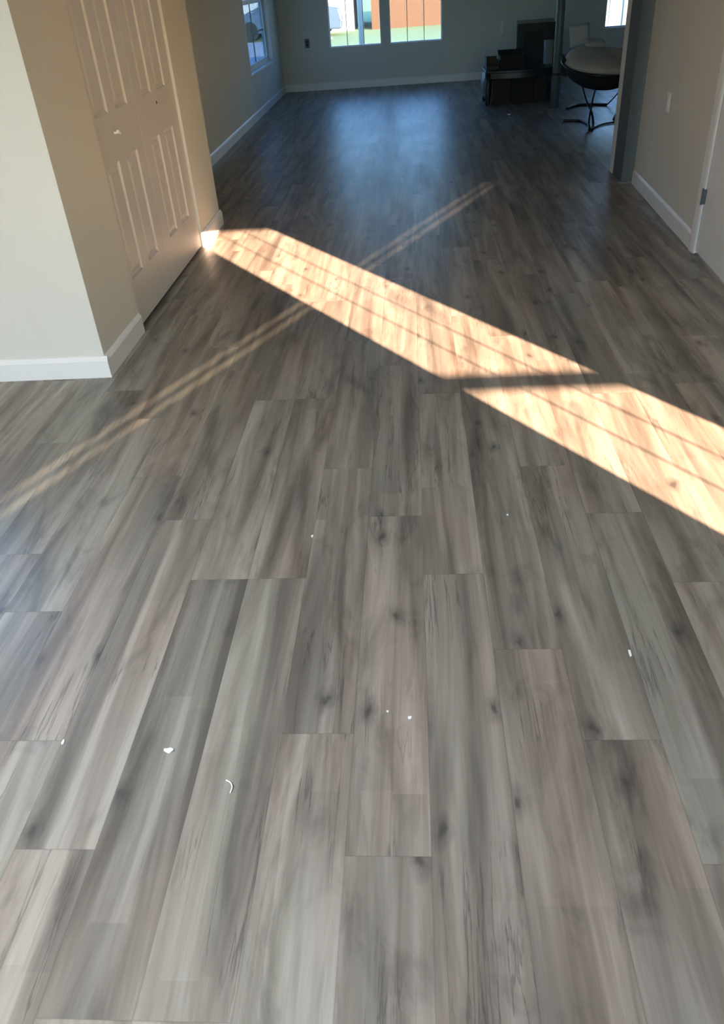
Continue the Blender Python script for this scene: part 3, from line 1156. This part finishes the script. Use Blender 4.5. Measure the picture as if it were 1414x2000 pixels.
# round cream cushion lying in the sling
cu = thing('round_cushion', (CX, CY, 0.42), 'round cream grey cushion lying in the black saucer chair', 'cushion')
ctilt = tilt @ Matrix.Translation((0.0, 0.0, 0.215))
prof = [(0.0, -0.05), (0.2, -0.05), (0.30, -0.035), (0.375, -0.005), (0.412, 0.030), (0.405, 0.058), (0.36, 0.082), (0.24, 0.112), (0.12, 0.122), (0.0, 0.125)]


def lumpy(c):
    a = math.atan2(c.y, c.x)
    c.z += 0.012 * math.sin(3 * a + 0.6) * min(1, math.hypot(c.x, c.y) / 0.2)
    return c


part(MB().lathe(prof, 40, ctilt, lumpy), 'cushion_pad', M_CREAM, cu, smooth=True)
mb = MB().tube([ctilt @ lumpy(Vector((0.413 * math.cos(2 * math.pi * k / 40), 0.413 * math.sin(2 * math.pi * k / 40), 0.03))) for k in range(41)], 0.008, 8, cap=False)
part(mb, 'piping', M_CREAM, cu, smooth=True)

# pale pillows / folded cloth on the cushion


def pillow(name, m4, sx, sy, sz, label, mm):
    o_ = thing(name, m4.to_translation(), label, 'pillow')
    bm = bmesh.new()
    n = 10
    grid = {}
    for s in (-1, 1):
        for i in range(n + 1):
            for j in range(n + 1):
                u, v = -1 + 2 * i / n, -1 + 2 * j / n
                e = (1 - u ** 4) * (1 - v ** 4)
                if s == -1 and (i in (0, n) or j in (0, n)):
                    grid[(s, i, j)] = grid.get((1, i, j))
                z = s * sz * (e ** 0.5)
                grid[(s, i, j)] = bm.verts.new((u * sx * (1 - 0.06 * (1 - v * v)), v * sy * (1 - 0.06 * (1 - u * u)), z))
    for s in (-1, 1):
        for i in range(n):
            for j in range(n):
                bm.faces.new([grid[(s, *q)] for q in ((i, j), (i + 1, j), (i + 1, j + 1), (i, j + 1))])
    bmesh.ops.remove_doubles(bm, verts=bm.verts[:], dist=1e-5)
    mb_ = MB()
    mb_.bm.free()
    mb_.bm = bm
    mb_.xf(m4)
    part(mb_, 'pillow_case', mm, o_, smooth=True)
    return o_


pillow('throw_pillow', Matrix.Translation((1.90, 10.17, 0.80)) @ Matrix.Rotation(math.radians(70), 4, 'X') @ Matrix.Rotation(math.radians(4), 4, 'Z'), 0.115, 0.115, 0.035,
       'pale grey square pillow propped upright at back of the saucer chair', M_PILLOW)
pillow('throw_pillow', Matrix.Translation((2.04, 10.0, 0.730)) @ Matrix.Rotation(math.radians(14), 4, 'X') @ Matrix.Rotation(math.radians(5), 4, 'Y'), 0.12, 0.10, 0.03,
       'flat pale pillow lying in front of the upright one on the cushion', M_PILLOW)

# ---------------------------------------------------------------- bits on the floor


def flake(name, x, y, rx, ry, h, label, cat, seed, mm=None, curl=0.0, group=None):
    rg = random.Random(seed)
    bm = bmesh.new()
    n = 9
    top = []
    bot = []
    for k in range(n):
        a = 2 * math.pi * k / n
        q = rg.uniform(0.7, 1.15)
        top.append(bm.verts.new((x + rx * q * math.cos(a), y + ry * q * math.sin(a), h + curl * abs(math.cos(a)) ** 2)))
        bot.append(bm.verts.new((x + rx * q * math.cos(a), y + ry * q * math.sin(a), 0.0003 + curl * abs(math.cos(a)) ** 2)))
    ct = bm.verts.new((x, y, h * 1.2))
    cb = bm.verts.new((x, y, 0.0003))
    for k in range(n):
        q = (k + 1) % n
        bm.faces.new((top[k], top[q], ct))
        bm.faces.new((bot[q], bot[k], cb))
        bm.faces.new((bot[k], bot[q], top[q], top[k]))
    mb_ = MB()
    mb_.bm.free()
    mb_.bm = bm
    o_ = mb_.build(name, mm or M_PAPER, loc=(x, y, 0))
    return tag(o_, label, cat, group)


G = 'white specks on the plank floor'
flake('paint_chip', -0.357, 2.012, 0.0045, 0.006, 0.003, 'tiny white speck left of centre, below the sun patch', 'chip', 1, group=G)
flake('paint_chip', -0.039, 1.258, 0.0045, 0.005, 0.003, 'tiny white speck nearest the centre foreground', 'chip', 2, group=G)
flake('paint_chip', -0.094, 1.278, 0.003, 0.003, 0.002, 'faint small speck just left of the centre foreground speck', 'chip', 3, group=G)
flake('paint_chip', -0.892, 1.188, 0.004, 0.008, 0.003, 'elongated white speck at the left edge of the foreground', 'chip', 4, group=G)
flake('paint_chip', 0.288, 2.107, 0.003, 0.004, 0.002, 'faint speck right of centre near the sun patch', 'chip', 5, group=G)
flake('paint_chip', 1.191, 10.494, 0.02, 0.025, 0.008, 'pale scrap on the floor before the low black table', 'chip', 6, group=G)
flake('paper_scrap', -0.618, 1.160, 0.014, 0.008, 0.004, 'torn white paper scrap on the left foreground planks', 'paper', 7, curl=0.004)
flake('paper_scrap', 0.538, 1.468, 0.004, 0.014, 0.002, 'thin pale sliver on the right foreground planks', 'paper', 8)
mb = MB().tube(arc([(-0.462, 1.078, 0.002), (-0.450, 1.070, 0.004), (-0.444, 1.058, 0.004), (-0.446, 1.044, 0.002)], 6), 0.0016, 6)
tag(mb.build('thread_curl', M_PAPER, loc=(-0.45, 1.06, 0), smooth=True), 'short curled white thread on the left foreground planks', 'thread')

# ---------------------------------------------------------------- outside
mb = MB()
mb.box((-90, -70, -0.42), (90, 140, -0.30))
struct(mb.build('lawn', M_GRASS), 'green lawn outside the windows', 'lawn')


mb = MB()
mb.box((-10, 12.0, -0.30), (-2.8, 33.0, -0.28))
struct(mb.build('driveway', mat('pale_concrete', (0.55, 0.56, 0.57), 0.85, var=0.06)), 'pale concrete drive left of the house', 'driveway')


def house(name, x0, x1, y0, y1, h, mw, label, wins):
    t_ = thing(name, ((x0 + x1) / 2, y0, -0.3), label, 'house')
    part(MB().box((x0, y0, -0.3), (x1, y1, h)), 'wall', mw, t_)
    ym = (y0 + y1) / 2
    mb = MB().prism([(y0 - 0.4, h), (y1 + 0.4, h), (ym, h + 0.9)], x0 - 0.3, x1 + 0.3, 'x')
    part(mb, 'roof', M_ROOF, t_)
    for xa, xb, za, zb in wins:
        w_ = part(MB().box((xa, y0 - 0.03, za), (xb, y0, zb)), 'window', M_VINYL, t_)
        part(MB().box((xa + 0.07, y0 - 0.035, za + 0.07), (xb - 0.07, y0 - 0.03, zb - 0.07)), 'pane', M_DARKGLASS, w_)
    return t_


house('house', -1.45, 11.0, 36.2, 43, 2.6, M_ORANGE, 'orange stucco house across the lawn seen through the right far window', [(5.0, 6.4, 0.9, 2.0)])
house('house', -15.0, -2.2, 36.4, 43, 2.6, M_WHITEWALL, 'white house across the lawn seen through the left far window', [(-9.5, -8.0, 0.9, 2.0)])
gf = thing('garden_fence', (5.4, 18.3, -0.3), 'low pale blue board fence outside the window by the corner post', 'fence')
mb = MB()
for k in range(18):
    mb.box((3.2 + k * 0.25, 18.25, -0.25), (3.2 + k * 0.25 + 0.235, 18.275, 0.92))
part(mb, 'boards', M_PALEBLUE, gf)
for z in (-0.05, 0.72):
    part(MB().box((3.15, 18.275, z), (7.75, 18.32, z + 0.09)), 'rail', M_PALEBLUE, gf)
for k in range(4):
    x = 3.25 + k * 1.45
    part(MB().box((x, 18.32, -0.3), (x + 0.1, 18.42, 0.98)), 'post', M_PALEBLUE, gf)

# white columns of the porch in front of the far windows
for x, lb in ((-0.86, 'white porch column outside the left far window'), (3.845, 'white porch column outside the window by the corner post')):
    pc = thing('porch_column', (x, 16.5, -0.3), lb, 'column')
    part(MB().tube([(x, 16.5, -0.2), (x, 16.5, 1.0), (x, 16.5, 2.5)], 0.052, 20), 'shaft', M_WHITEWALL, pc, smooth=True)
    part(MB().box((x - 0.09, 16.41, -0.3), (x + 0.09, 16.59, -0.2)), 'plinth', M_WHITEWALL, pc)

# car parked before the white house
cr = thing('car', (-4.6, 34.6, -0.3), 'blue grey car parked before the white house', 'car')
side = [(-2.1, 0.35), (-2.15, 0.75), (-1.9, 0.95), (-1.1, 1.02), (-0.45, 1.45), (0.9, 1.47), (1.6, 1.05), (2.05, 0.98), (2.15, 0.6), (2.1, 0.32)]
mb = MB().prism([(-4.6 + x, z - 0.3 - 0.10) for x, z in side], 33.8, 35.4, 'y')
part(mb, 'body', M_CAR, cr, bevel=0.05)
mb = MB().prism([(-4.6 + x, z - 0.4) for x, z in ((-0.95, 1.04), (-0.40, 1.38), (0.85, 1.40), (1.35, 1.06))], 33.79, 35.41, 'y')
part(mb, 'side_window', M_DARKGLASS, cr)
for wx in (-1.35, 1.35):
    for wy in (33.78, 35.24):
        part(MB().tube([(-4.6 + wx, wy, 0.02), (-4.6 + wx, wy + 0.18, 0.02)], 0.32, 20), 'wheel', M_RUBBER, cr)
